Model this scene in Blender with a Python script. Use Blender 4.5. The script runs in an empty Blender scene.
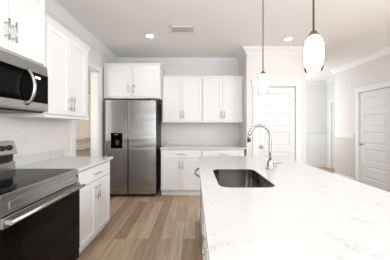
import bpy, bmesh, math, random
from mathutils import Vector, Matrix
PI = math.pi
random.seed(4)
scene = bpy.context.scene
COL = scene.collection

# ------------------------------------------------------------------ camera
cam_d = bpy.data.cameras.new('camera')
cam_d.sensor_width = 36.0
cam_d.lens = 210.0 / 390.0 * 36.0
cam_d.shift_y = -3.0 / 390.0
cam_d.clip_start = 0.02
cam = bpy.data.objects.new('camera', cam_d)
COL.objects.link(cam)
cam.location = (0, 0, 1.30)
cam.rotation_euler = (PI / 2, 0, 0)
scene.camera = cam

# ------------------------------------------------------------------ world, lights, exposure
scene.view_settings.view_transform = 'Standard'
scene.view_settings.look = 'None'
scene.view_settings.gamma = 1.0
scene.view_settings.use_curve_mapping = False
scene.view_settings.exposure = 0.72

world = bpy.data.worlds.new('daylight')
scene.world = world
world.use_nodes = True
bg = world.node_tree.nodes['Background']
bg.inputs['Color'].default_value = (0.95, 0.98, 1.0, 1)
bg.inputs['Strength'].default_value = 1.3

CH = 2.77          # ceiling height
def area(name, loc, rot, sx, sy, power, col=(1, 1, 1), shape='RECTANGLE', spread=None):
    d = bpy.data.lights.new(name, 'AREA')
    d.shape = shape
    d.size = sx
    if shape == 'RECTANGLE':
        d.size_y = sy
    d.energy = power
    d.color = col
    if spread:
        d.spread = spread
    o = bpy.data.objects.new(name, d)
    COL.objects.link(o)
    o.location = loc
    o.rotation_euler = rot
    return o
# added light at three made-up windows in the living area behind the camera
for wx in (-0.55, 1.1, 2.75):
    area('window_daylight', (wx, -3.40, 1.45), (PI / 2 + 0.95, 0, 0), 1.3, 2.0, 29, (0.90, 0.955, 1.0))
# added light at two made-up right windows and one left, all out of view
for wy in (-1.2, 0.7):
    area('right_fill_light', (3.50, wy, 2.05), (PI / 2 - 0.3, 0, PI / 2 + 0.2), 1.8, 1.1, 34, (0.90, 0.955, 1.0))
area('left_fill_light', (-1.62, -1.7, 1.5), (PI / 2 + 0.22, 0, -PI / 2 + 0.62), 1.8, 2.0, 20, (0.90, 0.955, 1.0), spread=2.0)
# the hallway's own window, out of sight round the corner
area('hallway_daylight', (2.35, 5.95, 1.5), (PI / 2, 0, -PI / 2 + 0.15), 1.0, 1.8, 16, (0.97, 0.98, 1.0))
# added closet light without fixture, then recessed lamps (their fixtures are built below)
area('closet_fill_light', (-2.3, 2.92, 1.7), (PI / 2, 0, 0), 0.5, 1.4, 5, (1.0, 0.98, 0.95))
LAMPS = [(-0.727, 3.39), (1.554, 3.51), (-0.35, 1.7), (-0.35, 0.2), (2.7, 0.6), (2.7, 2.2)]  # last four are unseen, added to brighten the aisle and left cabinets
LAMP_W = [1.2, 0.15, 2.5, 2.0, 7, 6]
for (lx, ly), lw in zip(LAMPS, LAMP_W):
    area('recessed_lamp', (lx, ly, CH - 0.012), (0, 0, 0), 0.12, 0.12, lw, (1.0, 0.98, 0.955), 'DISK')

# ------------------------------------------------------------------ materials
def srgb(r, g, b):
    f = lambda c: (c / 255 / 12.92) if c / 255 <= 0.04045 else ((c / 255 + 0.055) / 1.055) ** 2.4
    return (f(r), f(g), f(b), 1)

def mat(name, col, rough=0.5, metal=0.0, noise=0.02, nscale=30.0, bump=0.0, bscale=200.0, stretch=None, spec=0.5, coat=0.0):
    m = bpy.data.materials.new(name)
    m.use_nodes = True
    nt = m.node_tree
    N, L = nt.nodes, nt.links
    p = N['Principled BSDF']
    p.inputs['Roughness'].default_value = rough
    p.inputs['Metallic'].default_value = metal
    p.inputs['Specular IOR Level'].default_value = spec
    p.inputs['Coat Weight'].default_value = coat
    tc = N.new('ShaderNodeTexCoord')
    mp = N.new('ShaderNodeMapping')
    if stretch:
        mp.inputs['Scale'].default_value = stretch
    L.new(tc.outputs['Object'], mp.inputs['Vector'])
    nz = N.new('ShaderNodeTexNoise')
    nz.inputs['Scale'].default_value = nscale
    nz.inputs['Detail'].default_value = 3
    L.new(mp.outputs['Vector'], nz.inputs['Vector'])
    rp = N.new('ShaderNodeValToRGB')
    rp.color_ramp.elements[0].position = 0.3
    rp.color_ramp.elements[1].position = 0.7
    rp.color_ramp.elements[0].color = tuple(max(0, c * (1 - noise)) for c in col[:3]) + (1,)
    rp.color_ramp.elements[1].color = tuple(min(1, c * (1 + noise)) for c in col[:3]) + (1,)
    L.new(nz.outputs['Fac'], rp.inputs['Fac'])
    L.new(rp.outputs['Color'], p.inputs['Base Color'])
    if bump:
        n2 = N.new('ShaderNodeTexNoise')
        n2.inputs['Scale'].default_value = bscale
        L.new(mp.outputs['Vector'], n2.inputs['Vector'])
        b = N.new('ShaderNodeBump')
        b.inputs['Strength'].default_value = bump
        b.inputs['Distance'].default_value = 0.002
        L.new(n2.outputs['Fac'], b.inputs['Height'])
        L.new(b.outputs['Normal'], p.inputs['Normal'])
    return m

def emit(name, col, strength):
    m = mat(name, (0.9, 0.9, 0.9, 1), 0.4)
    p = m.node_tree.nodes['Principled BSDF']
    p.inputs['Emission Color'].default_value = col
    p.inputs['Emission Strength'].default_value = strength
    return m

M = {}
M['ceiling'] = mat('ceiling_paint', srgb(243, 241, 239), 0.9, noise=0.01, bump=0.15, bscale=150)
M['wall'] = mat('greige_wall_paint', srgb(224, 219, 215), 0.85, noise=0.01, bump=0.1, bscale=150)
M['hall_wall'] = mat('pale_grey_wall_paint', srgb(226, 227, 226), 0.85, noise=0.01, bump=0.1, bscale=150)
M['pantry_wall'] = mat('tan_wall_paint', srgb(214, 205, 194), 0.85, noise=0.015, bump=0.1, bscale=150)
M['trim'] = mat('white_trim_paint', srgb(231, 231, 231), 0.45, noise=0.006)
M['cab'] = mat('white_cabinet_paint', srgb(229, 229, 229), 0.42, noise=0.006)
M['door'] = mat('white_door_paint', srgb(220, 221, 222), 0.45, noise=0.006)
M['nickel'] = mat('brushed_nickel', (0.50, 0.49, 0.48, 1), 0.32, 1.0, noise=0.05, nscale=120)
M['chrome'] = mat('polished_chrome', (0.40, 0.40, 0.405, 1), 0.10, 1.0, noise=0.01)
M['bronze'] = mat('brown_bronze', srgb(100, 85, 75), 0.45, 0.6, noise=0.08)
M['steel'] = mat('brushed_steel', (0.46, 0.455, 0.45, 1), 0.27, 1.0, noise=0.08, nscale=14, stretch=(1, 1, 40))
M['fridge'] = mat('brushed_dark_steel', (0.41, 0.405, 0.40, 1), 0.25, 1.0, noise=0.10, nscale=8, stretch=(1, 1, 18), bump=0.03, bscale=60)
def wavy(m):
    # long level ripples of rolled sheet steel
    N, L = m.node_tree.nodes, m.node_tree.links
    tc = N.new('ShaderNodeTexCoord'); mp = N.new('ShaderNodeMapping')
    mp.inputs['Scale'].default_value = (0.5, 1, 5)
    nz = N.new('ShaderNodeTexNoise'); nz.inputs['Scale'].default_value = 1.6; nz.inputs['Detail'].default_value = 1.5
    b = N.new('ShaderNodeBump'); b.inputs['Strength'].default_value = 0.8; b.inputs['Distance'].default_value = 0.012
    L.new(tc.outputs['Object'], mp.inputs['Vector']); L.new(mp.outputs['Vector'], nz.inputs['Vector'])
    L.new(nz.outputs['Fac'], b.inputs['Height']); L.new(b.outputs['Normal'], N['Principled BSDF'].inputs['Normal'])
wavy(M['fridge'])
M['sink'] = mat('satin_sink_steel', (0.43, 0.425, 0.42, 1), 0.15, 1.0, noise=0.08, nscale=20, stretch=(30, 1, 1))
M['case'] = mat('dark_grey_case', srgb(52, 52, 54), 0.5, noise=0.05)
M['black'] = mat('black_plastic', srgb(18, 18, 19), 0.4, noise=0.1)
M['glass'] = mat('black_ceramic_glass', srgb(7, 7, 7), 0.06, noise=0.05, spec=0.10)
M['oven_glass'] = mat('black_oven_glass', srgb(9, 9, 9), 0.10, noise=0.05, spec=0.10)
M['window_glass'] = mat('dark_tinted_glass', srgb(14, 13, 13), 0.10, noise=0.05, spec=0.12)
M['glass'].node_tree.nodes['Principled BSDF'].inputs['IOR'].default_value = 1.28
M['ring'] = mat('grey_burner_print', srgb(70, 70, 72), 0.25)
M['plate'] = mat('white_plastic', srgb(222, 219, 216), 0.35, noise=0.005)
M['vent'] = mat('white_vent_metal', srgb(244, 243, 242), 0.5, noise=0.01)
M['louvre'] = mat('grey_vent_metal', srgb(186, 184, 180), 0.5, noise=0.02)
M['print'] = mat('pale_key_print', srgb(150, 150, 150), 0.5)
M['bulb'] = emit('frosted_bulb', (1.0, 0.95, 0.88, 1), 1.0)
M['lens'] = emit('lamp_lens', (1.0, 0.97, 0.93, 1), 5.0)
M['display'] = emit('pale_clock_digits', (0.8, 0.9, 0.95, 1), 0.35)
M['rubber'] = mat('black_rubber', srgb(24, 24, 24), 0.7)

def shade_glass():
    m = bpy.data.materials.new('milky_blown_glass')
    m.use_nodes = True
    N, L = m.node_tree.nodes, m.node_tree.links
    p = N['Principled BSDF']
    tc = N.new('ShaderNodeTexCoord')
    nz = N.new('ShaderNodeTexNoise')
    nz.inputs['Scale'].default_value = 22
    nz.inputs['Detail'].default_value = 4
    L.new(tc.outputs['Object'], nz.inputs['Vector'])
    rp = N.new('ShaderNodeValToRGB')
    rp.color_ramp.elements[0].position = 0.30
    rp.color_ramp.elements[0].color = (0.62, 0.53, 0.47, 1)
    rp.color_ramp.elements[1].position = 0.47
    rp.color_ramp.elements[1].color = (1.0, 0.985, 0.96, 1)
    L.new(nz.outputs['Fac'], rp.inputs['Fac'])
    L.new(rp.outputs['Color'], p.inputs['Base Color'])
    L.new(rp.outputs['Color'], p.inputs['Emission Color'])
    p.inputs['Emission Strength'].default_value = 0.40
    p.inputs['Roughness'].default_value = 0.15
    return m
M['shade'] = shade_glass()
M['clear'] = mat('clear_outer_glass', (0.93, 0.90, 0.87, 1), 0.02, noise=0.03, nscale=40)
M['clear'].node_tree.nodes['Principled BSDF'].inputs['Transmission Weight'].default_value = 1.0
M['clear'].node_tree.nodes['Principled BSDF'].inputs['IOR'].default_value = 1.07

def quartz():
    m = bpy.data.materials.new('white_quartz')
    m.use_nodes = True
    N, L = m.node_tree.nodes, m.node_tree.links
    p = N['Principled BSDF']
    p.inputs['Roughness'].default_value = 0.17
    tc = N.new('ShaderNodeTexCoord')
    n1 = N.new('ShaderNodeTexNoise')
    n1.inputs['Scale'].default_value = 7
    n1.inputs['Detail'].default_value = 6
    n1.inputs['Distortion'].default_value = 0.9
    L.new(tc.outputs['Object'], n1.inputs['Vector'])
    r1 = N.new('ShaderNodeValToRGB')          # thin wandering veins
    e = r1.color_ramp.elements
    e[0].position = 0.47; e[0].color = (0, 0, 0, 1)
    e[1].position = 0.53; e[1].color = (0, 0, 0, 1)
    c = r1.color_ramp.elements.new(0.50); c.color = (1, 1, 1, 1)
    L.new(n1.outputs['Fac'], r1.inputs['Fac'])
    n2 = N.new('ShaderNodeTexNoise')          # where veins break up
    n2.inputs['Scale'].default_value = 9
    n2.inputs['Detail'].default_value = 3
    L.new(tc.outputs['Object'], n2.inputs['Vector'])
    r2 = N.new('ShaderNodeValToRGB')
    r2.color_ramp.elements[0].position = 0.52
    r2.color_ramp.elements[1].position = 0.75
    L.new(n2.outputs['Fac'], r2.inputs['Fac'])
    mu = N.new('ShaderNodeMath'); mu.operation = 'MULTIPLY'
    L.new(r1.outputs['Color'], mu.inputs[0]); L.new(r2.outputs['Color'], mu.inputs[1])
    mx = N.new('ShaderNodeMixRGB')
    mx.inputs['Color1'].default_value = srgb(208, 208, 207)
    mx.inputs['Color2'].default_value = srgb(175, 172, 170)
    L.new(mu.outputs[0], mx.inputs['Fac'])
    n3 = N.new('ShaderNodeTexNoise')
    n3.inputs['Scale'].default_value = 90
    L.new(tc.outputs['Object'], n3.inputs['Vector'])
    mx2 = N.new('ShaderNodeMixRGB'); mx2.blend_type = 'MULTIPLY'
    mx2.inputs['Fac'].default_value = 0.05
    L.new(mx.outputs['Color'], mx2.inputs['Color1'])
    L.new(n3.outputs['Fac'], mx2.inputs['Color2'])
    L.new(mx2.outputs['Color'], p.inputs['Base Color'])
    return m
M['quartz'] = quartz()

def oak():
    m = bpy.data.materials.new('oak_plank_floor')
    m.use_nodes = True
    N, L = m.node_tree.nodes, m.node_tree.links
    p = N['Principled BSDF']
    p.inputs['Roughness'].default_value = 0.42
    tc = N.new('ShaderNodeTexCoord')
    mp = N.new('ShaderNodeMapping')
    mp.inputs['Rotation'].default_value = (0, 0, PI / 2)
    L.new(tc.outputs['Object'], mp.inputs['Vector'])
    br = N.new('ShaderNodeTexBrick')
    br.offset = 0.37
    br.inputs['Scale'].default_value = 1.0
    br.inputs['Brick Width'].default_value = 1.22
    br.inputs['Row Height'].default_value = 0.135
    br.inputs['Mortar Size'].default_value = 0.0016
    br.inputs['Mortar Smooth'].default_value = 0.3
    br.inputs['Bias'].default_value = 0.0
    br.inputs['Color1'].default_value = (0, 0, 0, 1)
    br.inputs['Color2'].default_value = (1, 1, 1, 1)
    br.inputs['Mortar'].default_value = (0.5, 0.5, 0.5, 1)
    L.new(mp.outputs['Vector'], br.inputs['Vector'])
    tone = N.new('ShaderNodeValToRGB')
    e = tone.color_ramp.elements
    e[0].position = 0.0; e[0].color = srgb(160, 134, 110)
    e[1].position = 1.0; e[1].color = srgb(210, 187, 162)
    k = e.new(0.5); k.color = srgb(189, 164, 139)
    L.new(br.outputs['Color'], tone.inputs['Fac'])
    # grain: noise stretched along the plank, shifted per plank
    ofs = N.new('ShaderNodeVectorMath'); ofs.operation = 'ADD'
    L.new(mp.outputs['Vector'], ofs.inputs[0])
    sc = N.new('ShaderNodeVectorMath'); sc.operation = 'SCALE'
    sc.inputs['Scale'].default_value = 7.0
    L.new(br.outputs['Color'], sc.inputs[0]); L.new(sc.outputs[0], ofs.inputs[1])
    ms = N.new('ShaderNodeMapping')
    ms.inputs['Scale'].default_value = (1.5, 20, 1)
    L.new(ofs.outputs[0], ms.inputs['Vector'])
    g = N.new('ShaderNodeTexNoise')
    g.inputs['Scale'].default_value = 1.6; g.inputs['Detail'].default_value = 5
    g.inputs['Distortion'].default_value = 0.6
    L.new(ms.outputs['Vector'], g.inputs['Vector'])
    gr = N.new('ShaderNodeValToRGB')
    gr.color_ramp.elements[0].position = 0.30; gr.color_ramp.elements[0].color = (0.74, 0.715, 0.69, 1)
    gr.color_ramp.elements[1].position = 0.64; gr.color_ramp.elements[1].color = (1.06, 1.05, 1.04, 1)
    L.new(g.outputs['Fac'], gr.inputs['Fac'])
    mu = N.new('ShaderNodeMixRGB'); mu.blend_type = 'MULTIPLY'; mu.inputs['Fac'].default_value = 1
    L.new(tone.outputs['Color'], mu.inputs['Color1']); L.new(gr.outputs['Color'], mu.inputs['Color2'])
    seam = N.new('ShaderNodeMixRGB')
    seam.inputs['Color2'].default_value = srgb(105, 84, 66)
    L.new(br.outputs['Fac'], seam.inputs['Fac'])
    L.new(mu.outputs['Color'], seam.inputs['Color1'])
    L.new(seam.outputs['Color'], p.inputs['Base Color'])
    return m
M['oak'] = oak()

def beadboard(name, col):
    m = mat(name, col, 0.55, noise=0.006)
    N, L = m.node_tree.nodes, m.node_tree.links
    tc = N.new('ShaderNodeTexCoord')
    sx = N.new('ShaderNodeSeparateXYZ')
    L.new(tc.outputs['Object'], sx.inputs[0])
    ad = N.new('ShaderNodeMath'); ad.operation = 'ADD'
    L.new(sx.outputs['X'], ad.inputs[0]); L.new(sx.outputs['Y'], ad.inputs[1])
    mo = N.new('ShaderNodeMath'); mo.operation = 'PINGPONG'; mo.inputs[1].default_value = 0.03
    L.new(ad.outputs[0], mo.inputs[0])
    mi = N.new('ShaderNodeMath'); mi.operation = 'MINIMUM'; mi.inputs[1].default_value = 0.004
    L.new(mo.outputs[0], mi.inputs[0])
    b = N.new('ShaderNodeBump'); b.inputs['Distance'].default_value = 1.0; b.inputs['Strength'].default_value = 0.5
    L.new(mi.outputs[0], b.inputs['Height'])
    L.new(b.outputs['Normal'], N['Principled BSDF'].inputs['Normal'])
    return m
M['bead_white'] = beadboard('white_beadboard', srgb(232, 236, 238))
M['bead_grey'] = beadboard('greige_beadboard', srgb(204, 199, 194))

# ------------------------------------------------------------------ mesh helpers
class MB:
    """collects shapes into one mesh"""
    def __init__(self):
        self.bm = bmesh.new()
    def box(self, x0, x1, y0, y1, z0, z1, bev=0.0, seg=2):
        bm = self.bm
        r = bmesh.ops.create_cube(bm, size=1.0)
        vs = r['verts']
        c = Vector(((x0 + x1) / 2, (y0 + y1) / 2, (z0 + z1) / 2))
        s = (abs(x1 - x0), abs(y1 - y0), abs(z1 - z0))
        for v in vs:
            v.co = Vector((v.co.x * s[0], v.co.y * s[1], v.co.z * s[2])) + c
        if bev:
            es = list({e for v in vs for e in v.link_edges})
            bmesh.ops.bevel(bm, geom=es, offset=min(bev, min(s) * 0.45), segments=seg, affect='EDGES', profile=0.5)
        return self
    def tube(self, pts, r, n=12, caps=True):
        bm = self.bm
        pts = [Vector(p) for p in pts]
        rs = r if isinstance(r, (list, tuple)) else [r] * len(pts)
        rings = []
        up = None
        for i, p in enumerate(pts):
            a = pts[max(0, i - 1)]; b = pts[min(len(pts) - 1, i + 1)]
            t = (b - a).normalized()
            if up is None:
                up = Vector((0, 0, 1)) if abs(t.z) < 0.9 else Vector((1, 0, 0))
            u = (up - t * up.dot(t)).normalized()
            w = t.cross(u)
            up = u
            rings.append([bm.verts.new(p + (u * math.cos(2 * PI * k / n) + w * math.sin(2 * PI * k / n)) * rs[i]) for k in range(n)])
        for a, b in zip(rings, rings[1:]):
            for k in range(n):
                f = bm.faces.new((a[k], a[(k + 1) % n], b[(k + 1) % n], b[k])); f.smooth = True
        if caps:
            bm.faces.new(rings[0][::-1]); bm.faces.new(rings[-1])
        return self
    def lathe(self, prof, c=(0, 0, 0), n=28, caps=True, axis='z'):
        bm = self.bm
        rings = []
        for r, z in prof:
            ring = []
            for k in range(n):
                a = 2 * PI * k / n
                q = (r * math.cos(a), r * math.sin(a), z)
                if axis == 'y':
                    q = (q[0], q[2], q[1])
                if axis == 'x':
                    q = (q[2], q[0], q[1])
                ring.append(bm.verts.new((c[0] + q[0], c[1] + q[1], c[2] + q[2])))
            rings.append(ring)
        for a, b in zip(rings, rings[1:]):
            for k in range(n):
                f = bm.faces.new((a[k], a[(k + 1) % n], b[(k + 1) % n], b[k])); f.smooth = True
        if caps:
            bm.faces.new(rings[0][::-1]); bm.faces.new(rings[-1])
        return self
    def prism(self, poly, x0, x1):
        """polygon of (y, z) drawn out along x"""
        bm = self.bm
        a = [bm.verts.new((x0, y, z)) for y, z in poly]
        b = [bm.verts.new((x1, y, z)) for y, z in poly]
        n = len(poly)
        for k in range(n):
            bm.faces.new((a[k], a[(k + 1) % n], b[(k + 1) % n], b[k]))
        bm.faces.new(a[::-1]); bm.faces.new(b)
        return self
    def nested(self, loops):
        """loops of equal count, bridged; first and last are capped"""
        bm = self.bm
        rings = [[bm.verts.new(p) for p in l] for l in loops]
        n = len(rings[0])
        for a, b in zip(rings, rings[1:]):
            for k in range(n):
                bm.faces.new((a[k], a[(k + 1) % n], b[(k + 1) % n], b[k]))
        bm.faces.new(rings[0][::-1]); bm.faces.new(rings[-1])
        return self
    def panel(self, x0, x1, z0, z1, y_front, y_back, steps):
        """a board whose front (-y) is carved by steps of (inset, depth)"""
        L = [[(x0, y_back, z0), (x1, y_back, z0), (x1, y_back, z1), (x0, y_back, z1)]]
        for ins, dep in steps:
            L.append([(x0 + ins, y_front + dep, z0 + ins), (x1 - ins, y_front + dep, z0 + ins),
                      (x1 - ins, y_front + dep, z1 - ins), (x0 + ins, y_front + dep, z1 - ins)])
        return self.nested(L)
    def sweep(self, path, prof, closed_ends=True):
        """profile of (out, z) swept along a plan path, 'out' to the right of travel, mitred"""
        bm = self.bm
        P = [Vector((p[0], p[1])) for p in path]
        rings = []
        for i, p in enumerate(P):
            def nrm(a, b):
                d = (b - a).normalized()
                return Vector((d.y, -d.x))
            if i == 0:
                m = nrm(P[0], P[1])
            elif i == len(P) - 1:
                m = nrm(P[-2], P[-1])
            else:
                n1, n2 = nrm(P[i - 1], P[i]), nrm(P[i], P[i + 1])
                m = (n1 + n2); m = m / max(1e-6, m.dot(n1)) if m.length > 1e-6 else n1
            rings.append([bm.verts.new((p.x + m.x * o, p.y + m.y * o, z)) for o, z in prof])
        n = len(prof)
        for a, b in zip(rings, rings[1:]):
            for k in range(n):
                bm.faces.new((a[k], a[(k + 1) % n], b[(k + 1) % n], b[k]))
        bm.faces.new(rings[0][::-1]); bm.faces.new(rings[-1])
        return self
    def build(self, name, material, parent=None, loc=None, smooth=False):
        bm = self.bm
        bmesh.ops.recalc_face_normals(bm, faces=bm.faces)
        me = bpy.data.meshes.new(name)
        bm.to_mesh(me); bm.free()
        if smooth:
            for f in me.polygons:
                f.use_smooth = True
        me.materials.append(material)
        o = bpy.data.objects.new(name, me)
        COL.objects.link(o)
        if loc:
            o.location = loc
        if parent:
            o.parent = parent
        return o

def thing(name, label, cat, loc=(0, 0, 0), rz=0.0, group=None):
    o = bpy.data.objects.new(name, None)
    COL.objects.link(o)
    o.empty_display_size = 0.1
    o.location = loc
    o.rotation_euler = (0, 0, rz)
    o['label'] = label
    o['category'] = cat
    if group:
        o['group'] = group
    return o
def tag(o, label, cat, group=None):
    o['label'] = label; o['category'] = cat
    if group:
        o['group'] = group
    return o
def struct(name, mb, m, parent=None, loc=None):
    o = mb.build(name, m, parent, loc)
    if parent is None:
        o['kind'] = 'structure'
    return o

# ------------------------------------------------------------------ room
XL, D = -1.725, 4.55            # left wall face, back wall face
XA, YD = 0.96, 3.91             # cabinet alcove's right wall, pantry-door wall
XE = 2.067                      # end of pantry-door wall
XR, YR = 3.61, 5.415            # right wall face and its far corner
XH, YH = 4.265, 6.785           # hallway right wall, hallway end wall
YB = -3.5                       # living area wall behind the camera
T = 0.12
O0, O1, OZ = 3.07, 3.735, 2.28  # cased opening in left wall (set below from these)
O0, O1 = 3.01, 3.735

struct('floor', MB().box(-3.0, 4.6, YB - T, 7.0, -0.1, 0), M['oak'])
struct('ceiling', MB().box(-3.0, 4.6, YB - T, 7.0, CH, CH + 0.1), M['ceiling'])
w = MB()
w.box(XL - T, XL, YB, -2.6, 0, CH).box(XL - T, XL, -0.8, O0, 0, CH).box(XL - T, XL, -2.6, -0.8, 0, 0.45).box(XL - T, XL, -2.6, -0.8, 2.45, CH).box(XL - T, XL, O1, D, 0, CH).box(XL - T, XL, O0, O1, OZ, CH)
struct('wall_left', w, M['wall'])
struct('wall_back', MB().box(XL - T, XA + T, D, D + T, 0, CH), M['wall'])
struct('wall_alcove', MB().box(XA, XA + T, YD + T, D, 0, CH), M['wall'])
DX0, DX1, DZ = 1.172, 1.872, 2.05
w = MB()
w.box(XA, DX0, YD, YD + 0.06, 0, CH).box(DX1, XE, YD, YD + 0.06, 0, CH).box(DX0, DX1, YD, YD + 0.06, DZ, CH)
w.box(XA, XE, YD + 0.06, YD + T, 0, CH)
struct('wall_pantry', w, M['wall'])
struct('wall_hallway_left', MB().box(XE - T, XE, YD + T, YH, 0, CH), M['hall_wall'])
struct('wall_hallway_end', MB().box(XE - T, XH + T, YH, YH + T, 0, CH), M['hall_wall'])
HY0, HY1 = 5.80, 6.56
w = MB()
w.box(XH, XH + 0.06, YR, HY0, 0, CH).box(XH, XH + 0.06, HY1, YH, 0, CH).box(XH, XH + 0.06, HY0, HY1, DZ, CH)
w.box(XH + 0.06, XH + T, YR, YH, 0, CH)
struct('wall_hallway_right', w, M['hall_wall'])
RY0, RY1 = 3.86, 4.622
w = MB()
pats = [(-1.2, 0.9), (0.7, 0.9)]
pe = [YB] + [v for c, h in pats for v in (c - h, c + h)] + [RY0]
for a, b in zip(pe[0::2], pe[1::2]):
    w.box(XR, XR + T, a, b, 0, CH)
for c, h in pats:
    w.box(XR, XR + T, c - h, c + h, 0, 1.45).box(XR, XR + T, c - h, c + h, 2.60, CH)
w.box(XR, XR + 0.06, RY1, YR, 0, CH).box(XR, XR + 0.06, RY0, RY1, DZ, CH)
w.box(XR + 0.06, XR + T, RY0, YR, 0, CH).box(XR + T, XH + T, YR - T, YR, 0, CH)
struct('wall_right', w, M['wall'])
# wall behind the camera, three tall windows added to let light in
w = MB()
wins = [(-0.55, 0.65), (1.1, 0.65), (2.75, 0.65)]
edges = [XL - T] + [v for c, h in wins for v in (c - h, c + h)] + [XR + T]
for a, b in zip(edges[0::2], edges[1::2]):
    w.box(a, b, YB - T, YB, 0, CH)
for c, h in wins:
    w.box(c - h, c + h, YB - T, YB, 0, 0.45).box(c - h, c + h, YB - T, YB, 2.45, CH)
struct('wall_rear', w, M['wall'])
for i, (c, h) in enumerate(wins):
    f = MB()
    z0, z1 = 0.45, 2.45
    f.box(c - h, c - h + 0.05, YB - 0.08, YB - 0.03, z0, z1).box(c + h - 0.05, c + h, YB - 0.08, YB - 0.03, z0, z1)
    f.box(c - h, c + h, YB - 0.08, YB - 0.03, z0, z0 + 0.05).box(c - h, c + h, YB - 0.08, YB - 0.03, z1 - 0.05, z1)
    f.box(c - h, c + h, YB - 0.075, YB - 0.035, 1.43, 1.47)
    struct('window_%d' % (i + 1), f, M['trim'])
for i, (c, h) in enumerate(pats):
    f = MB()
    z0, z1 = 1.45, 2.60
    for y in (c - h, c - 0.03, c + h - 0.06):
        f.box(XR + 0.03, XR + 0.08, y, y + 0.06, z0, z1)
    f.box(XR + 0.03, XR + 0.08, c - h, c + h, z0, z0 + 0.08).box(XR + 0.03, XR + 0.08, c - h, c + h, z1 - 0.06, z1)
    struct('window_%d' % (i + 4), f, M['trim'])  # high right-wall windows, made up out of view for their light
f = MB()
for y in (-2.6, -1.73, -0.86):
    f.box(XL - 0.08, XL - 0.03, y, y + 0.06, 0.45, 2.45)
f.box(XL - 0.08, XL - 0.03, -2.6, -0.8, 0.45, 0.51).box(XL - 0.08, XL - 0.03, -2.6, -0.8, 2.39, 2.45)
struct('window_6', f, M['trim'])  # left-wall window, added out of view to light the right wall
# pantry cupboard behind the cased opening
struct('wall_closet_left', MB().box(-2.82, -2.70, 2.75, 4.22, 0, CH), M['pantry_wall'])
struct('wall_closet_far', MB().box(-2.70, XL - T, 4.10, 4.22, 0, CH), M['pantry_wall'])
struct('wall_closet_near', MB().box(-2.70, XL - T, 2.75, 2.87, 0, CH), M['pantry_wall'])

# crown moulding round the whole room
crown = [(0, CH - 0.115), (0.012, CH - 0.115), (0.016, CH - 0.098), (0.026, CH - 0.092), (0.040, CH - 0.070),
         (0.066, CH - 0.040), (0.078, CH - 0.030), (0.082, CH - 0.016), (0.095, CH - 0.012), (0.095, CH), (0, CH)]
path = [(XL, YB), (XL, D), (XA, D), (XA, YD), (XE, YD), (XE, YH), (XH, YH), (XH, YR), (XR, YR), (XR, YB)]
struct('trim_1', MB().sweep(path, crown), M['trim'])
# baseboards
base = [(0, 0), (0.016, 0), (0.016, 0.105), (0.011, 0.125), (0.004, 0.135), (0, 0.135)]
struct('baseboard_right', MB().sweep([(XR, YR), (XR, RY1 + 0.10)], base), M['trim'])
struct('baseboard_living', MB().sweep([(XR, RY0 - 0.10), (XR, YB)], base), M['trim'])
struct('baseboard_hallway', MB().sweep([(XE, YD + 0.02), (XE, YH), (XH, YH), (XH, HY1 + 0.10)], base), M['trim'])
struct('baseboard_pantry', MB().sweep([(DX1 + 0.10, YD), (XE, YD)], base), M['trim'])
# chair rails and wainscot
rail = [(0, 1.045), (0.012, 1.045), (0.016, 1.075), (0.024, 1.095), (0.030, 1.125), (0.030, 1.14), (0, 1.14)]
struct('trim_2', MB().sweep([(XR, YR), (XR, RY1 + 0.132)], rail), M['trim'])
struct('trim_3', MB().sweep([(XE, YD + 0.2), (XE, YH), (XH, YH), (XH, HY1 + 0.13)], rail), M['trim'])
struct('wainscot_right', MB().box(XR - 0.006, XR, RY1 + 0.132, YR - 0.001, 0.13, 1.05), M['bead_grey'])
struct('wainscot_hallway', MB().box(XE + 0.03, XH, YH - 0.006, YH, 0.13, 1.05), M['bead_white'])
st = MB()
for xs in (3.58, 4.20):
    st.box(xs, xs + 0.07, YH - 0.014, YH - 0.006, 0.13, 1.05)
struct('trim_4', st, M['trim'])

def casing(name, x0, x1, zt, head_ext=0.02, cw=0.098, th=0.02, head=0.115, loc=(0, 0, 0), rz=0, jamb=0.0):
    m = MB()
    m.box(x0 - cw, x0, -th, 0, 0, zt, 0.004).box(x1, x1 + cw, -th, 0, 0, zt, 0.004)
    m.box(x0 - cw - head_ext, x1 + cw + head_ext, -th - 0.006, 0, zt, zt + head, 0.004)
    m.box(x0 - cw - head_ext - 0.008, x1 + cw + head_ext + 0.008, -th - 0.014, 0, zt + head, zt + head + 0.02, 0.003)
    if jamb:
        m.box(x0 - 0.001, x0 + 0.018, -0.002, jamb, 0, zt).box(x1 - 0.018, x1 + 0.001, -0.002, jamb, 0, zt)
        m.box(x0, x1, -0.002, jamb, zt - 0.018, zt + 0.001)
    o = struct(name, m, M['trim'])
    o.location = loc; o.rotation_euler = (0, 0, rz)
    return o
casing('trim_5', 0, DX1 - DX0, DZ, loc=(DX0, YD, 0))
casing('trim_6', 0, RY1 - RY0, DZ, loc=(XR, RY1, 0), rz=-PI / 2)
casing('trim_7', 0, HY1 - HY0, DZ, loc=(XH, HY1, 0), rz=-PI / 2)
casing('trim_8', 0, O1 - O0, OZ, head_ext=0.0, cw=0.105, head=0.09, loc=(XL, O0, 0), rz=PI / 2, jamb=T)

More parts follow.
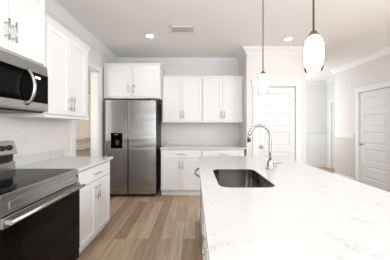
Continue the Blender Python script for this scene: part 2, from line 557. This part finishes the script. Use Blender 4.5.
def panel_door(name, width, height, loc, rz, knob_side=1, recess=0.012):
    """five-panel door, front to -y, slab set in its opening"""
    sw = 0.105
    m = MB()
    y0, y1 = recess, recess + 0.035
    g = 0.003
    m.box(g, sw, y0, y1, 0.008, height - g).box(width - sw, width - g, y0, y1, 0.008, height - g)
    rails = 6
    rh = [0.20, 0.095, 0.095, 0.095, 0.095, 0.115]
    ph = (height - 0.011 - sum(rh)) / 5
    z = 0.008
    for i in range(rails):
        m.box(sw, width - sw, y0, y1, z, z + rh[i])
        z += rh[i]
        if i < 5:
            m.panel(sw, width - sw, z, z + ph, y0, y1, [(0, 0.0), (0.006, 0.008), (0.016, 0.011), (0.026, 0.011), (0.046, 0.004), (0.05, 0.004)])
            z += ph
    o = struct(name, m, M['door'])
    o.location = loc; o.rotation_euler = (0, 0, rz)
    kx = 0.065 if knob_side > 0 else width - 0.065
    hx = width - 0.001 if knob_side > 0 else 0.001
    k = MB()
    k.lathe([(0.032, y0 - 0.001), (0.032, y0 - 0.007), (0.026, y0 - 0.010), (0.011, y0 - 0.012), (0.011, y0 - 0.030),
             (0.020, y0 - 0.036), (0.027, y0 - 0.046), (0.027, y0 - 0.056), (0.018, y0 - 0.064), (0.003, y0 - 0.066)], (kx, 0, 0.935), 20, axis='y')
    k.build('door_knob', M['nickel'], o)
    for hz in (0.25, height / 2, height - 0.24):
        h = MB()
        h.tube([(hx, y0 - 0.006, hz - 0.045), (hx, y0 - 0.006, hz + 0.045)], 0.006, 8)
        h.box(hx - 0.003, hx + 0.003, y0 - 0.006, y0 + 0.02, hz - 0.045, hz + 0.045)
        h.build('door_hinge', M['nickel'], o)
    return o
panel_door('door_1', DX1 - DX0, DZ - 0.003, (DX0, YD, 0), 0)
panel_door('door_2', RY1 - RY0, DZ - 0.003, (XR, RY1, 0), -PI / 2)
panel_door('door_3', HY1 - HY0, DZ - 0.003, (XH, HY1, 0), -PI / 2, knob_side=-1)

# ------------------------------------------------------------------ cabinets
def shaker(mb, x0, x1, z0, z1, y0=-0.021, y1=-0.001, rail=0.057, dep=0.008):
    mb.panel(x0, x1, z0, z1, y0, y1, [(0, 0.0015), (0.0015, 0), (rail, 0), (rail + 0.003, dep), (rail + 0.004, dep)])
    return mb
def slab(mb, x0, x1, z0, z1, y0=-0.021, y1=-0.001):
    mb.panel(x0, x1, z0, z1, y0, y1, [(0, 0.0015), (0.0015, 0), (0.002, 0)])
    return mb
def pull(parent, x, z, length=0.150, vertical=True, y=-0.021, r=0.0055, out=0.034):
    m = MB()
    h = length / 2
    if vertical:
        m.tube([(x, y - out, z - h), (x, y - out, z + h)], r, 10)
        for s in (-0.62, 0.62):
            m.tube([(x, y + 0.001, z + s * h), (x, y - out, z + s * h)], r * 0.85, 8)
    else:
        m.tube([(x - h, y - out, z), (x + h, y - out, z)], r, 10)
        for s in (-0.62, 0.62):
            m.tube([(x + s * h, y + 0.001, z), (x + s * h, y - out, z)], r * 0.85, 8)
    return m.build('handle', M['nickel'], parent)

cab_crown = [(0, 0), (0.004, 0), (0.008, 0.010), (0.016, 0.024), (0.022, 0.032), (0.025, 0.042), (0.025, 0.046), (0, 0.046)]

def wall_cabinet(label, loc, rz, width, height, depth, group, side=0.014, edge=0.014, hz='low', crown_sides=(False, False), light_rail=True, mid=0.004, filler=0.0):
    t = thing('wall_cabinet', label, 'cabinet', loc, rz, group)
    b = MB().box(0, width, 0, depth, 0, height, 0.0015, 1)
    b.build('body', M['cab'], t)
    c = (width - filler) / 2
    for s in (-1, 1):
        d = MB()
        x0, x1 = (side, c - mid / 2) if s < 0 else (c + mid / 2, width - filler - side)
        shaker(d, x0, x1, edge + (0.022 if light_rail else 0), height - edge)
        o = d.build('door', M['cab'], t)
        pz = 0.022 + edge + 0.045 + 0.075
        pull(o, c + s * (mid / 2 + 0.028), pz)
    if light_rail:
        MB().box(0, width, -0.012, 0.0, 0, 0.030, 0.003).build('light_rail', M['cab'], t)
    # crown along the top front, with returns where a side is open
    p = []
    if crown_sides[0]:
        p.append((0, depth))
    p += [(0, 0), (width, 0)]
    if crown_sides[1]:
        p.append((width, depth))
    prof = [(o, height + z) for o, z in cab_crown]
    MB().sweep(p, prof).build('crown', M['cab'], t)
    return t

def base_cabinet(label, loc, rz, width, depth, group, name='base_cabinet', hollow=False, drawers=1, top=0.884, false_front=False, doors=2, floor_gap=0.11, filler=0.0):
    t = thing(name, label, 'cabinet', loc, rz, group)
    b = MB()
    if hollow:
        b.box(0, 0.018, 0, depth, floor_gap, top).box(width - 0.018, width, 0, depth, floor_gap, top)
        b.box(0.018, width - 0.018, 0, depth, floor_gap, floor_gap + 0.018).box(0.018, width - 0.018, depth - 0.012, depth, floor_gap, top)
        b.box(0.018, width - 0.018, 0, 0.019, floor_gap, top)
    else:
        b.box(0, width, 0, depth, floor_gap, top, 0.0015, 1)
    b.build('body', M['cab'], t)
    MB().box(0.0, width, 0.07, depth - 0.01, 0, floor_gap).build('toe_kick', M['cab'], t)
    g = 0.012
    width = width - filler
    zt = top - 0.012
    zd = zt - 0.150
    if drawers <= 1:
        d = slab(MB(), g, width - g, zd, zt)
        if false_front:
            d.build('false_front', M['cab'], t)
        else:
            o = d.build('drawer', M['cab'], t)
            pull(o, width / 2, (zd + zt) / 2, vertical=False)
        z1 = zd - 0.008
        if doors == 2:
            c = width / 2
            for s in (-1, 1):
                x0, x1 = (g, c - 0.002) if s < 0 else (c + 0.002, width - g)
                o = shaker(MB(), x0, x1, floor_gap + 0.012, z1).build('door', M['cab'], t)
                pull(o, c + s * 0.030, z1 - 0.045 - 0.075)
    else:
        hs = [0.150, 0.270, 0.304]
        z = zt
        for h in hs:
            d = slab(MB(), g, width - g, z - h, z) if h < 0.2 else shaker(MB(), g, width - g, z - h, z)
            o = d.build('drawer', M['cab'], t)
            pull(o, width / 2, z - h / 2, vertical=False)
            z -= h + 0.008
    return t

ZU = 1.39                       # underside of wall cabinets
XF = -1.385                     # face of the left wall cabinets
dep_l = XF - XL - 0.002
R0, R1 = 1.146, 1.928           # the range's two sides
GW = 'white wall cabinets'
GB = 'white base cabinets'
wall_cabinet('short white two-door wall cabinet directly above the steel microwave', (XF, R0, 1.848), PI / 2, R1 - R0 - 0.001, 0.615, dep_l, GW,
             crown_sides=(True, True), light_rail=False)
wall_cabinet('white two-door wall cabinet right of the microwave, above the small left counter', (XF, R1 + 0.001, ZU), PI / 2, 0.79, 0.895, dep_l, GW,
             crown_sides=(False, True), filler=0.06)
wall_cabinet('tall white two-door wall cabinet left of the microwave, mostly cut off by the photo edge', (XF, R0 - 0.763, ZU), PI / 2, 0.761, 0.895, dep_l, GW,
             crown_sides=(True, False))
YU = D - 0.352
wall_cabinet('wide white two-door cabinet mounted directly above the refrigerator', (-1.705, 3.925, 1.836), 0, 1.05, 0.60, D - 3.925 - 0.002, GW,
             side=0.055, edge=0.03, mid=0.05, crown_sides=(False, True), light_rail=False)
wall_cabinet('white two-door wall cabinet on the back wall, next to the refrigerator cabinet', (-0.653, YU, ZU), 0, 0.795, 0.885, 0.35, GW)
wall_cabinet('white two-door wall cabinet on the back wall, in the corner nearest the panelled pantry door', (0.144, YU, ZU), 0, 0.812, 0.885, 0.35, GW)

YC = D - 0.61
base_cabinet('white base cabinet under the back counter, beside the refrigerator', (-0.640, YC, 0), 0, 0.765, 0.605, GB)
base_cabinet('white base cabinet under the back counter, in the right corner partly behind the faucet', (0.127, YC, 0), 0, 0.80, 0.605, GB)
XB = -1.103
base_cabinet('white base cabinet with drawer and two doors, between the black range and the refrigerator', (XB, R1 + 0.006, 0), PI / 2, 0.79, XB - XL - 0.004, GB, filler=0.05)
base_cabinet('white base cabinet left of the range, cut off by the photo edge', (XB, R0 - 0.776, 0), PI / 2, 0.77, XB - XL - 0.004, GB)

# back and left worktops
def worktop(label, loc, rz, width, depth, splash_left=False, splash_right=False):
    t = thing('countertop', label, 'countertop', loc, rz, 'quartz worktops along the walls')
    MB().box(0, width, 0, depth, 0.885, 0.915, 0.004).build('slab', M['quartz'], t)
    MB().box(0, width, depth - 0.020, depth, 0.9155, 1.016, 0.003).build('backsplash', M['quartz'], t)
    if splash_right:
        MB().box(width - 0.02, width, 0.03, depth - 0.021, 0.9155, 1.016, 0.003).build('backsplash', M['quartz'], t)
    return t
worktop('white quartz counter along the back wall with low backsplash', (-0.652, YC - 0.045, 0), 0, XA + 0.650, D - YC + 0.043)
worktop('small white quartz counter right of the range on the left wall', (XB + 0.038, R1 + 0.003, 0), PI / 2, 0.812, XB + 0.036 - XL)
worktop('white quartz counter left of the range, cut off by the photo edge', (XB + 0.038, R0 - 0.785, 0), PI / 2, 0.782, XB + 0.036 - XL)

# ------------------------------------------------------------------ refrigerator
FX0, FX1, FY = -1.668, -0.722, 3.87
fr = thing('refrigerator', 'side-by-side stainless refrigerator with black water dispenser at the back wall', 'refrigerator', (FX0, FY, 0))
fw = FX1 - FX0
MB().box(0.004, fw - 0.004, 0.078, 0.64, 0.03, 1.785, 0.006).build('case', M['case'], fr)
MB().box(0.02, fw - 0.02, 0.04, 0.077, 0.015, 0.055, 0.004).build('kick_grille', M['black'], fr)
for fx in (0.08, fw - 0.08):
    MB().lathe([(0.022, 0), (0.022, 0.012), (0.012, 0.014), (0.012, 0.03)], (fx, 0.12, 0), 14).build('foot', M['black'], fr)
gapx = -1.239 - FX0
def fridge_door(x0, x1, hole=None):
    m = MB()
    if hole is None:
        m.box(x0, x1, 0, 0.072, 0.062, 1.80, 0.010, 3)
    else:
        a, b, c, d = hole
        m.box(x0, a, 0, 0.072, 0.062, 1.80, 0.004).box(b, x1, 0, 0.072, 0.062, 1.80, 0.004)
        m.box(a - 0.002, b + 0.002, 0.0, 0.072, 0.062, c, 0.0).box(a - 0.002, b + 0.002, 0.0, 0.072, d, 1.80, 0.0)
        m.box(a - 0.002, b + 0.002, 0.062, 0.072, c, d)
    return m
da, db, dc, dd = -1.553 - FX0, -1.342 - FX0, 0.905, 1.190
ld = fridge_door(0.0, gapx - 0.010, (da, db, dc, dd)).build('door', M['fridge'], fr)
rd = fridge_door(gapx + 0.010, fw).build('door', M['fridge'], fr)
for xx, par in ((gapx - 0.0095, ld), (gapx + 0.0005, rd)):
    MB().box(xx, xx + 0.009, 0.014, 0.070, 0.07, 1.79).build('pocket_handle', M['black'], par)
dp = MB()
dp.box(da, da + 0.016, -0.004, 0.05, dc, dd, 0.002).box(db - 0.016, db, -0.004, 0.05, dc, dd, 0.002)
dp.box(da + 0.016, db - 0.016, -0.004, 0.05, dd - 0.055, dd, 0.002).box(da + 0.016, db - 0.016, -0.004, 0.06, dc, dc + 0.018, 0.002)
dp.box(da + 0.016, db - 0.016, 0.048, 0.06, dc + 0.018, dd - 0.055)
dp.box((da + db) / 2 - 0.02, (da + db) / 2 + 0.02, 0.012, 0.046, dd - 0.10, dd - 0.055, 0.003)
dp.build('water_dispenser', M['glass'], ld)
MB().box((da + db) / 2 - 0.035, (da + db) / 2 + 0.030, -0.0052, -0.0042, dd - 0.034, dd - 0.026).build('dispenser_display', M['print'], ld)
MB().box((da + db) / 2 - 0.03, (da + db) / 2 + 0.03, 0.040, 0.047, dc + 0.06, dc + 0.15, 0.003).build('dispenser_paddle', M['case'], ld)
for hx in (0.05, fw - 0.05):
    MB().box(hx - 0.04, hx + 0.04, 0.03, 0.16, 1.801, 1.822, 0.005).build('hinge_cover', M['case'], fr)

# ------------------------------------------------------------------ range
XG = -1.097                      # front plane of the range's body
rg = thing('range', 'freestanding electric range with black glass cooktop and stainless trim', 'range', (XG, R0 + 0.001, 0), PI / 2)
rw = R1 - R0 - 0.002
rdp = XG - XL - 0.008
MB().box(0, rw, 0.0, rdp, 0.03, 0.894).build('body', M['case'], rg)
for lx in (0.05, rw - 0.05):
    for ly in (0.06, rdp - 0.06):
        MB().lathe([(0.018, 0), (0.018, 0.012), (0.010, 0.014), (0.010, 0.03)], (lx, ly, 0), 12).build('foot', M['black'], rg)
ct = MB().box(0.012, rw - 0.012, -0.012, rdp - 0.075, 0.896, 0.917, 0.003).build('cooktop', M['glass'], rg)
MB().box(0, 0.012, -0.018, rdp - 0.075, 0.8945, 0.919, 0.002).box(rw - 0.012, rw, -0.018, rdp - 0.075, 0.8945, 0.919, 0.002).box(0.012, rw - 0.012, -0.024, -0.012, 0.8945, 0.919, 0.002).build('cooktop_trim', M['steel'], ct)
for bx, by, br in ((0.20, 0.16, 0.115), (0.20, 0.42, 0.08), (0.56, 0.16, 0.09), (0.56, 0.42, 0.105), (0.38, 0.30, 0.06)):
    m = MB()
    for rr in (br, br * 0.62):
        m.nested
        n = 40
        ringo = [(bx + rr * math.cos(2 * PI * k / n), by + rr * math.sin(2 * PI * k / n)) for k in range(n)]
        ringi = [(bx + (rr - 0.003) * math.cos(2 * PI * k / n), by + (rr - 0.003) * math.sin(2 * PI * k / n)) for k in range(n)]
        vo = [m.bm.verts.new((x, y, 0.9173)) for x, y in ringo]; vi = [m.bm.verts.new((x, y, 0.9173)) for x, y in ringi]
        for k in range(n):
            m.bm.faces.new((vo[k], vo[(k + 1) % n], vi[(k + 1) % n], vi[k]))
    m.build('burner_ring', M['ring'], ct)
# stainless front band with an embossed outline
fb = MB()
fb.prism([(0.0, 0.802), (-0.030, 0.802), (-0.024, 0.894), (0.0, 0.894)], 0.0, rw)
band = fb.build('front_band', M['steel'], rg)
e = MB()
for x0, x1, z0, z1 in ((0.06, rw - 0.05, 0.868, 0.871), (0.06, rw - 0.05, 0.826, 0.829), (0.06, 0.063, 0.826, 0.871), (rw - 0.053, rw - 0.05, 0.826, 0.871)):
    e.box(x0, x1, -0.0325, -0.022, z0, z1)
e.build('embossed_outline', M['nickel'], band)
MB().box(rw - 0.030, rw - 0.014, -0.031, -0.024, 0.845, 0.868).build('badge', M['black'], band)
od = MB().box(0.003, rw - 0.003, -0.042, -0.001, 0.195, 0.735, 0.004).build('oven_door', M['oven_glass'], rg)
MB().box(0.003, rw - 0.003, -0.044, -0.001, 0.736, 0.796, 0.003).build('top_rail', M['steel'], od)
MB().box(0.12, rw - 0.12, -0.0435, -0.0422, 0.31, 0.62).build('oven_window', M['window_glass'], od)
h = MB()
h.tube([(0.006, -0.086, 0.772), (rw / 2, -0.092, 0.774), (rw - 0.012, -0.086, 0.772)], 0.0125, 14)
for hx in (0.022, rw - 0.028):
    h.box(hx - 0.012, hx + 0.012, -0.086, -0.043, 0.760, 0.784, 0.003)
h.build('handle', M['steel'], od)
MB().box(0.003, rw - 0.003, -0.038, -0.001, 0.11, 0.188, 0.004).build('storage_drawer', M['oven_glass'], rg)
MB().box(0.02, rw - 0.02, 0.03, 0.05, 0.0, 0.03).build('kick_plate', M['black'], rg)
# backguard with a leaning control panel
yb = rdp
MB().prism([(yb - 0.072, 0.918), (yb - 0.072, 0.985), (yb - 0.060, 0.992), (yb, 0.992), (yb, 0.918)], 0.004, rw - 0.004).build('backguard', M['steel'], rg)
MB().prism([(yb - 0.055, 0.9925), (yb - 0.058, 1.056), (yb, 1.056), (yb, 0.9925)], 0.01, rw - 0.01).build('panel_recess', M['black'], rg)
cp = MB().prism([(yb - 0.085, 1.057), (yb - 0.088, 1.065), (yb - 0.058, 1.168), (yb - 0.045, 1.175), (yb, 1.175), (yb, 1.057)], 0.0, rw).build('control_panel', M['steel'], rg)
tilt = math.atan2(0.030, 0.103)
for kx in (0.070, 0.135, rw - 0.135, rw - 0.070):
    k = MB()
    k.lathe([(0.024, 0.0), (0.024, -0.004), (0.019, -0.006), (0.0175, -0.020), (0.015, -0.023)], (0, 0, 0), 22, axis='y')
    k.box(-0.0035, 0.0035, -0.026, -0.021, -0.017, 0.017, 0.001)
    o = k.build('knob', M['black'], cp)
    o.location = (kx, yb - 0.0732, 1.116); o.rotation_euler = (-tilt, 0, 0)
dsp = MB().box(-0.115, 0.115, -0.003, 0.0, -0.038, 0.038, 0.001).build('clock_panel', M['glass'], cp)
dsp.location = (rw / 2, yb - 0.0735, 1.116); dsp.rotation_euler = (-tilt, 0, 0)

# ------------------------------------------------------------------ microwave
XM = -1.372
mw = thing('microwave', 'stainless over-the-range microwave with black glass door and curved handle', 'microwave', (XM, R0 + 0.002, 1.425), PI / 2)
mwW, mwH = R1 - R0 - 0.004, 0.420
mdp = XM - XL - 0.004
MB().box(0, mwW, 0.0, mdp, 0.012, mwH - 0.001).build('body', M['case'], mw)
MB().box(0.01, mwW - 0.01, 0.02, mdp, 0.0, 0.0115).build('bottom_vent', M['black'], mw)
MB().prism([(0, mwH - 0.085), (-0.022, mwH - 0.085), (-0.014, mwH - 0.002), (0, mwH - 0.002)], 0, mwW).build('top_grille', M['steel'], mw)
xd = 0.565
mdoor = MB().box(0.0, xd, -0.026, -0.001, 0.085, mwH - 0.088, 0.003).build('door', M['glass'], mw)
MB().box(0.06, xd - 0.085, -0.0272, -0.0262, 0.125, mwH - 0.125).build('door_window', M['window_glass'], mdoor)
pn = MB().box(xd + 0.002, mwW, -0.026, -0.001, 0.085, mwH - 0.088, 0.003).build('control_panel', M['glass'], mw)
MB().box(xd + 0.055, xd + 0.115, -0.0270, -0.0262, mwH - 0.135, mwH - 0.115).build('clock_display', M['display'], pn)
for r in range(5):
    for c in range(3):
        MB().box(xd + 0.050 + c * 0.040, xd + 0.072 + c * 0.040, -0.0268, -0.0262, 0.105 + r * 0.030, 0.112 + r * 0.030).build('key', M['window_glass'], pn)
MB().prism([(0, 0.014), (-0.020, 0.014), (-0.026, 0.030), (-0.026, 0.083), (0, 0.083)], 0, mwW).build('bottom_trim', M['steel'], mw)
h = MB()
pts, rr = [], []
for i in range(15):
    s = i / 14
    pts.append((xd - 0.030, -0.026 - 0.058 * math.sin(PI * s) ** 0.75 - 0.002, 0.055 + s * 0.285))
    rr.append(0.010 + 0.005 * math.sin(PI * s))
h.tube(pts, rr, 12)
h.build('handle', M['steel'], mdoor)

# ------------------------------------------------------------------ island
IX0, IX1, IY0, IY1 = 0.042, 1.146, 0.15, 2.80
SX0, SX1, SY0, SY1, SR = 0.156, 0.532, 1.335, 1.930, 0.070
def rrect(x0, x1, y0, y1, r, n=6):
    out = []
    for cx, cy, a0 in ((x1 - r, y1 - r, 0), (x0 + r, y1 - r, PI / 2), (x0 + r, y0 + r, PI), (x1 - r, y0 + r, 1.5 * PI)):
        for k in range(n + 1):
            a = a0 + PI / 2 * k / n
            out.append((cx + r * math.cos(a), cy + r * math.sin(a)))
    return out
top = MB()
bm = top.bm
outer = rrect(IX0, IX1, IY0, IY1, 0.012, 3)
inner = rrect(SX0, SX1, SY0, SY1, SR, 6)
loops = {}
for key, pts, z in (('ot', outer, 0.915), ('ob', outer, 0.885), ('it', inner, 0.915), ('ib', inner, 0.885)):
    loops[key] = [bm.verts.new((x, y, z)) for x, y in pts]
def ring_edges(v):
    return [bm.edges.get((v[k], v[(k + 1) % len(v)])) or bm.edges.new((v[k], v[(k + 1) % len(v)])) for k in range(len(v))]
for a, b in (('ot', 'ob'), ('it', 'ib')):
    A, B = loops[a], loops[b]
    for k in range(len(A)):
        bm.faces.new((A[k], A[(k + 1) % len(A)], B[(k + 1) % len(A)], B[k]))
bmesh.ops.triangle_fill(bm, edges=ring_edges(loops['ot']) + ring_edges(loops['it']), use_beauty=True, normal=(0, 0, 1))
bmesh.ops.triangle_fill(bm, edges=ring_edges(loops['ob']) + ring_edges(loops['ib']), use_beauty=True, normal=(0, 0, -1))
isl = top.build('island_countertop', M['quartz'])
tag(isl, 'large white speckled quartz island countertop with a sink cutout', 'countertop')

XI = 0.090
GI = 'cabinets and dishwasher under the island'
bd = 0.60
# order from far to near (local x runs towards the camera)
ep = MB().box(XI, XI + bd, 2.742, 2.762, 0, 0.884, 0.002).build('island_end_panel', M['cab'])
tag(ep, 'white end panel closing the far end of the island', 'panel')
dw = thing('dishwasher', 'stainless dishwasher with curved handle at the far end of the island', 'dishwasher', (XI, 2.738, 0), -PI / 2)
MB().box(0.002, 0.598, 0.0, bd - 0.02, 0.10, 0.875).build('tub', M['case'], dw)
MB().box(0.01, 0.59, 0.06, 0.30, 0.0, 0.0995).build('toe_kick', M['black'], dw)
dd_ = MB().box(0.002, 0.598, -0.022, -0.001, 0.115, 0.872, 0.004).build('door', M['steel'], dw)
h = MB()
h.tube([(0.06 + 0.48 * i / 16, -0.024 - 0.064 * math.sin(PI * i / 16) ** 0.6, 0.775) for i in range(17)], 0.0115, 12)
h.build('handle', M['steel'], dd_)
base_cabinet('white sink base cabinet in the island, under the sink', (XI, 2.135, 0), -PI / 2, 0.93, bd, GI, hollow=True, false_front=True)
base_cabinet('white drawer cabinet at the near end of the island', (XI, 1.203, 0), -PI / 2, 0.60, bd, GI, drawers=3)
base_cabinet('white two-door cabinet at the very near end of the island, below the camera', (XI, 0.601, 0), -PI / 2, 0.42, bd, GI)
bp = MB().box(XI + bd + 0.003, XI + bd + 0.025, 0.181, 2.762, 0, 0.884, 0.002).build('island_back_panel', M['cab'])
tag(bp, 'long white back panel of the island under the seating overhang', 'panel')

sk = thing('sink', 'stainless undermount single-bowl sink in the island countertop', 'sink', ((SX0 + SX1) / 2, (SY0 + SY1) / 2, 0.66))
m = MB()
hw, hl = (SX1 - SX0) / 2, (SY1 - SY0) / 2
def sl(grow, r, z):
    return [(x, y, z) for x, y in rrect(-hw - grow, hw + grow, -hl - grow, hl + grow, r, 6)]
Z0 = 0.66
inner_l = [sl(-0.002, 0.068, 0.2530), sl(-0.0045, 0.066, 0.2530), sl(-0.0045, 0.066, 0.18), sl(-0.006, 0.066, 0.045), sl(-0.012, 0.08, 0.020), sl(-0.030, 0.07, 0.008), sl(-0.060, 0.05, 0.004)]
outer_l = [sl(-0.058, 0.05, 0.0005), sl(-0.028, 0.07, 0.004), sl(-0.008, 0.068, 0.016), sl(-0.002, 0.068, 0.043), sl(-0.002, 0.068, 0.18), sl(-0.002, 0.068, 0.22), sl(-0.002, 0.068, 0.23)]
rings = [[m.bm.verts.new(p) for p in l] for l in inner_l]
for a, b in zip(rings, rings[1:]):
    for k in range(len(a)):
        f = m.bm.faces.new((a[k], a[(k + 1) % len(a)], b[(k + 1) % len(a)], b[k])); f.smooth = a is not rings[0]
for k in range(len(rings[1])):
    m.bm.edges.get((rings[1][k], rings[1][(k + 1) % len(rings[1])])).smooth = False
m.bm.faces.new(rings[-1])
ro = [[m.bm.verts.new(p) for p in l] for l in outer_l]
for a, b in zip(ro, ro[1:]):
    for k in range(len(a)):
        m.bm.faces.new((a[k], a[(k + 1) % len(a)], b[(k + 1) % len(a)], b[k]))
m.bm.faces.new(ro[0])
n = len(rings[0])
for k in range(n):
    m.bm.faces.new((rings[0][k], rings[0][(k + 1) % n], ro[-1][(k + 1) % n], ro[-1][k]))
m.build('bowl', M['sink'], sk)
MB().lathe([(0.056, 0.0042), (0.056, 0.007), (0.046, 0.0075), (0.040, 0.0055), (0.004, 0.0055)], (0, 0, 0), 28).build('drain', M['chrome'], sk)

fc = thing('faucet', 'polished chrome gooseneck pull-down kitchen faucet standing beside the island sink', 'faucet', (0.690, 1.93, 0.9152))
MB().lathe([(0.040, 0), (0.040, 0.005), (0.034, 0.009), (0.028, 0.013), (0.028, 0.058), (0.024, 0.072), (0.0175, 0.082), (0.0155, 0.086)], n=28).build('base', M['chrome'], fc)
pts = [(0, 0, 0.078), (0, 0, 0.16), (0.002, 0, 0.26)]
R, cz = 0.097, 0.300
pts += [(0.003, 0, cz)]
for i in range(1, 15):
    a = PI * i / 14 * 0.98
    pts.append((0.003 - R + R * math.cos(a), 0, cz + R * math.sin(a)))
m = MB().tube(pts, 0.0128, 16)
m.build('spout', M['chrome'], fc)
xt, zt = pts[-1][0], pts[-1][2]
sh = MB().tube([(xt, 0, zt + 0.006), (xt - 0.003, 0, zt - 0.03)], [0.0155, 0.0165], 16)
spray = sh.build('spray_head', M['chrome'], fc)
MB().tube([(xt - 0.003, 0, zt - 0.031), (xt - 0.006, 0, zt - 0.060)], [0.0162, 0.0145], 16).build('nozzle', M['black'], spray)
lv = MB()
lv.tube([(0.022, 0, 0.034), (0.050, 0, 0.034)], 0.019, 16)
lv.tube([(0.040, 0, 0.038), (0.070, -0.010, 0.052), (0.105, -0.020, 0.060)], [0.009, 0.007, 0.006], 12)
lv.build('lever', M['chrome'], fc)

# ------------------------------------------------------------------ pendants
def pendant(label, x, y, z_bot):
    t = thing('pendant_lamp', label, 'pendant lamp', (x, y, CH), 0, 'pendant lamps over the island')
    zb = z_bot - CH
    zs = zb + 0.178
    MB().lathe([(0.060, -0.0005), (0.060, -0.012), (0.052, -0.020), (0.012, -0.026), (0.008, -0.034)], n=28).build('canopy', M['bronze'], t)
    MB().tube([(0, 0, -0.030), (0, 0, zs + 0.02)], 0.0045, 10).build('rod', M['bronze'], t)
    MB().lathe([(0.006, zs + 0.026), (0.010, zs + 0.022), (0.016, zs + 0.014), (0.023, zs + 0.004), (0.0245, zs + 0.0005)], n=24).build('socket_cap', M['bronze'], t)
    prof = [(0.024, zs), (0.0355, zs - 0.012), (0.044, zs - 0.030), (0.050, zs - 0.060), (0.052, zs - 0.085), (0.050, zs - 0.120), (0.045, zs - 0.152), (0.037, zs - 0.178)]
    inn = [(r - 0.003, z) for r, z in prof[::-1]]
    s = MB().lathe(prof + inn + prof[:1], n=40, caps=False).build('lamp_shade', M['clear'], t)
    dif = [(r - 0.0045, z) for r, z in prof[:-1]] + [(0.0325, zs - 0.177)]
    dif[0] = (0.018, zs - 0.003)
    MB().lathe(dif + [(r - 0.003, z) for r, z in dif[::-1]] + dif[:1], n=40, caps=False).build('milky_liner', M['shade'], s)
    bz = zs - 0.07
    MB().lathe([(0.006, bz + 0.045), (0.013, bz + 0.040), (0.014, bz + 0.015), (0.024, bz - 0.008), (0.027, bz - 0.030), (0.020, bz - 0.050), (0.004, bz - 0.058)], n=18).build('bulb', M['bulb'], s)
    return t
pendant('milky glass pendant lamp hanging nearer the camera, over the bare near half of the island', 0.587, 1.04, 1.576)
pendant('milky glass pendant lamp hanging farther away, in front of the panelled pantry door', 0.594, 1.834, 1.586)

# ------------------------------------------------------------------ ceiling fixtures
names = ['round recessed ceiling light above the refrigerator and left aisle', 'round recessed ceiling light near the panelled pantry door']
for i, (lx, ly) in enumerate(LAMPS):
    lab = names[i] if i < 2 else ['added unseen ceiling light over the aisle', 'added unseen ceiling light above the near end of the aisle',
                                  'added unseen ceiling light over the right side, nearer', 'added unseen ceiling light over the right side, farther'][i - 2]  # these four fixtures are added out of view for their light
    t = thing('recessed_light', lab, 'ceiling light', (lx, ly, CH), 0, 'recessed ceiling lights')
    MB().lathe([(0.092, -0.0005), (0.092, -0.004), (0.086, -0.007), (0.064, -0.007), (0.062, -0.0005)], n=32).build('trim_ring', M['plate'], t)
    MB().lathe([(0.061, -0.0005), (0.061, -0.003), (0.05, -0.0055), (0.004, -0.006)], n=28).build('lens', M['lens'], t)
vt = thing('ceiling_vent', 'white rectangular air vent in the ceiling between the two recessed lights', 'vent', (-0.19, 3.155, CH))
m = MB()
vw, vl = 0.185, 0.10
m.box(-vw, vw, -vl, -vl + 0.025, -0.008, -0.0005, 0.002).box(-vw, vw, vl - 0.025, vl, -0.008, -0.0005, 0.002)
m.box(-vw, -vw + 0.028, -vl, vl, -0.008, -0.0005, 0.002).box(vw - 0.028, vw, -vl, vl, -0.008, -0.0005, 0.002)
m.build('frame', M['vent'], vt)
MB().box(-vw + 0.02, vw - 0.02, -vl + 0.02, vl - 0.02, -0.002, -0.0005).build('backing', M['print'], vt)
m = MB()
for i in range(9):
    y = -vl + 0.032 + i * 0.0165
    m.prism([(y, -0.003), (y + 0.013, -0.009), (y + 0.014, -0.008), (y + 0.001, -0.002)], -vw + 0.028, vw - 0.028)
m.build('louvres', M['louvre'], vt)

# ------------------------------------------------------------------ outlets
def outlet(label, loc, rz, name='wall_outlet', switch=False):
    t = thing(name, label, 'switch' if switch else 'outlet', loc, rz, 'white wall plates above the counters')
    MB().box(-0.036, 0.036, -0.006, -0.0005, -0.058, 0.058, 0.002).build('plate', M['plate'], t)
    if switch:
        MB().box(-0.016, 0.016, -0.010, -0.0062, -0.033, 0.033, 0.002).build('rocker', M['plate'], t)
    else:
        for s in (-1, 1):
            r = MB().box(-0.017, 0.017, -0.009, -0.0062, s * 0.026 - 0.017, s * 0.026 + 0.017, 0.004).build('receptacle', M['plate'], t)
            MB().box(-0.008, -0.006, -0.0095, -0.0091, s * 0.026 - 0.004, s * 0.026 + 0.007).box(0.006, 0.008, -0.0095, -0.0091, s * 0.026 - 0.004, s * 0.026 + 0.007).build('slots', M['print'], r)
outlet('white outlet on the left wall above the small counter beside the range', (XL, 2.14, 1.178), PI / 2)
outlet('white plate on the back wall nearest the refrigerator', (-0.347, D, 1.19), 0, 'light_switch', True)
outlet('white outlet in the middle of the back wall above the counter', (0.065, D, 1.19), 0)
outlet('white outlet on the back wall nearest the faucet spout', (0.455, D, 1.19), 0)

# ------------------------------------------------------------------ closet shelves
def shelf(label, z, x0, x1):
    t = thing('closet_shelf', label, 'shelf', (x0, 4.098, z), 0, 'shelves inside the closet')
    MB().box(0, x1 - x0, -0.18, 0, -0.018, 0, 0.002).build('board', M['pantry_wall'], t)
    MB().box(0, x1 - x0, -0.022, 0, -0.060, -0.0185, 0.002).build('cleat', M['trim'], t)
shelf('highest tan shelf in the closet behind the left opening', 1.96, -2.699, XL - T - 0.001)
shelf('upper of two low closet shelves seen just above the small counter', 1.09, -2.699, -2.06)
shelf('lower of two low closet shelves seen just above the small counter', 0.90, -2.699, -2.06)
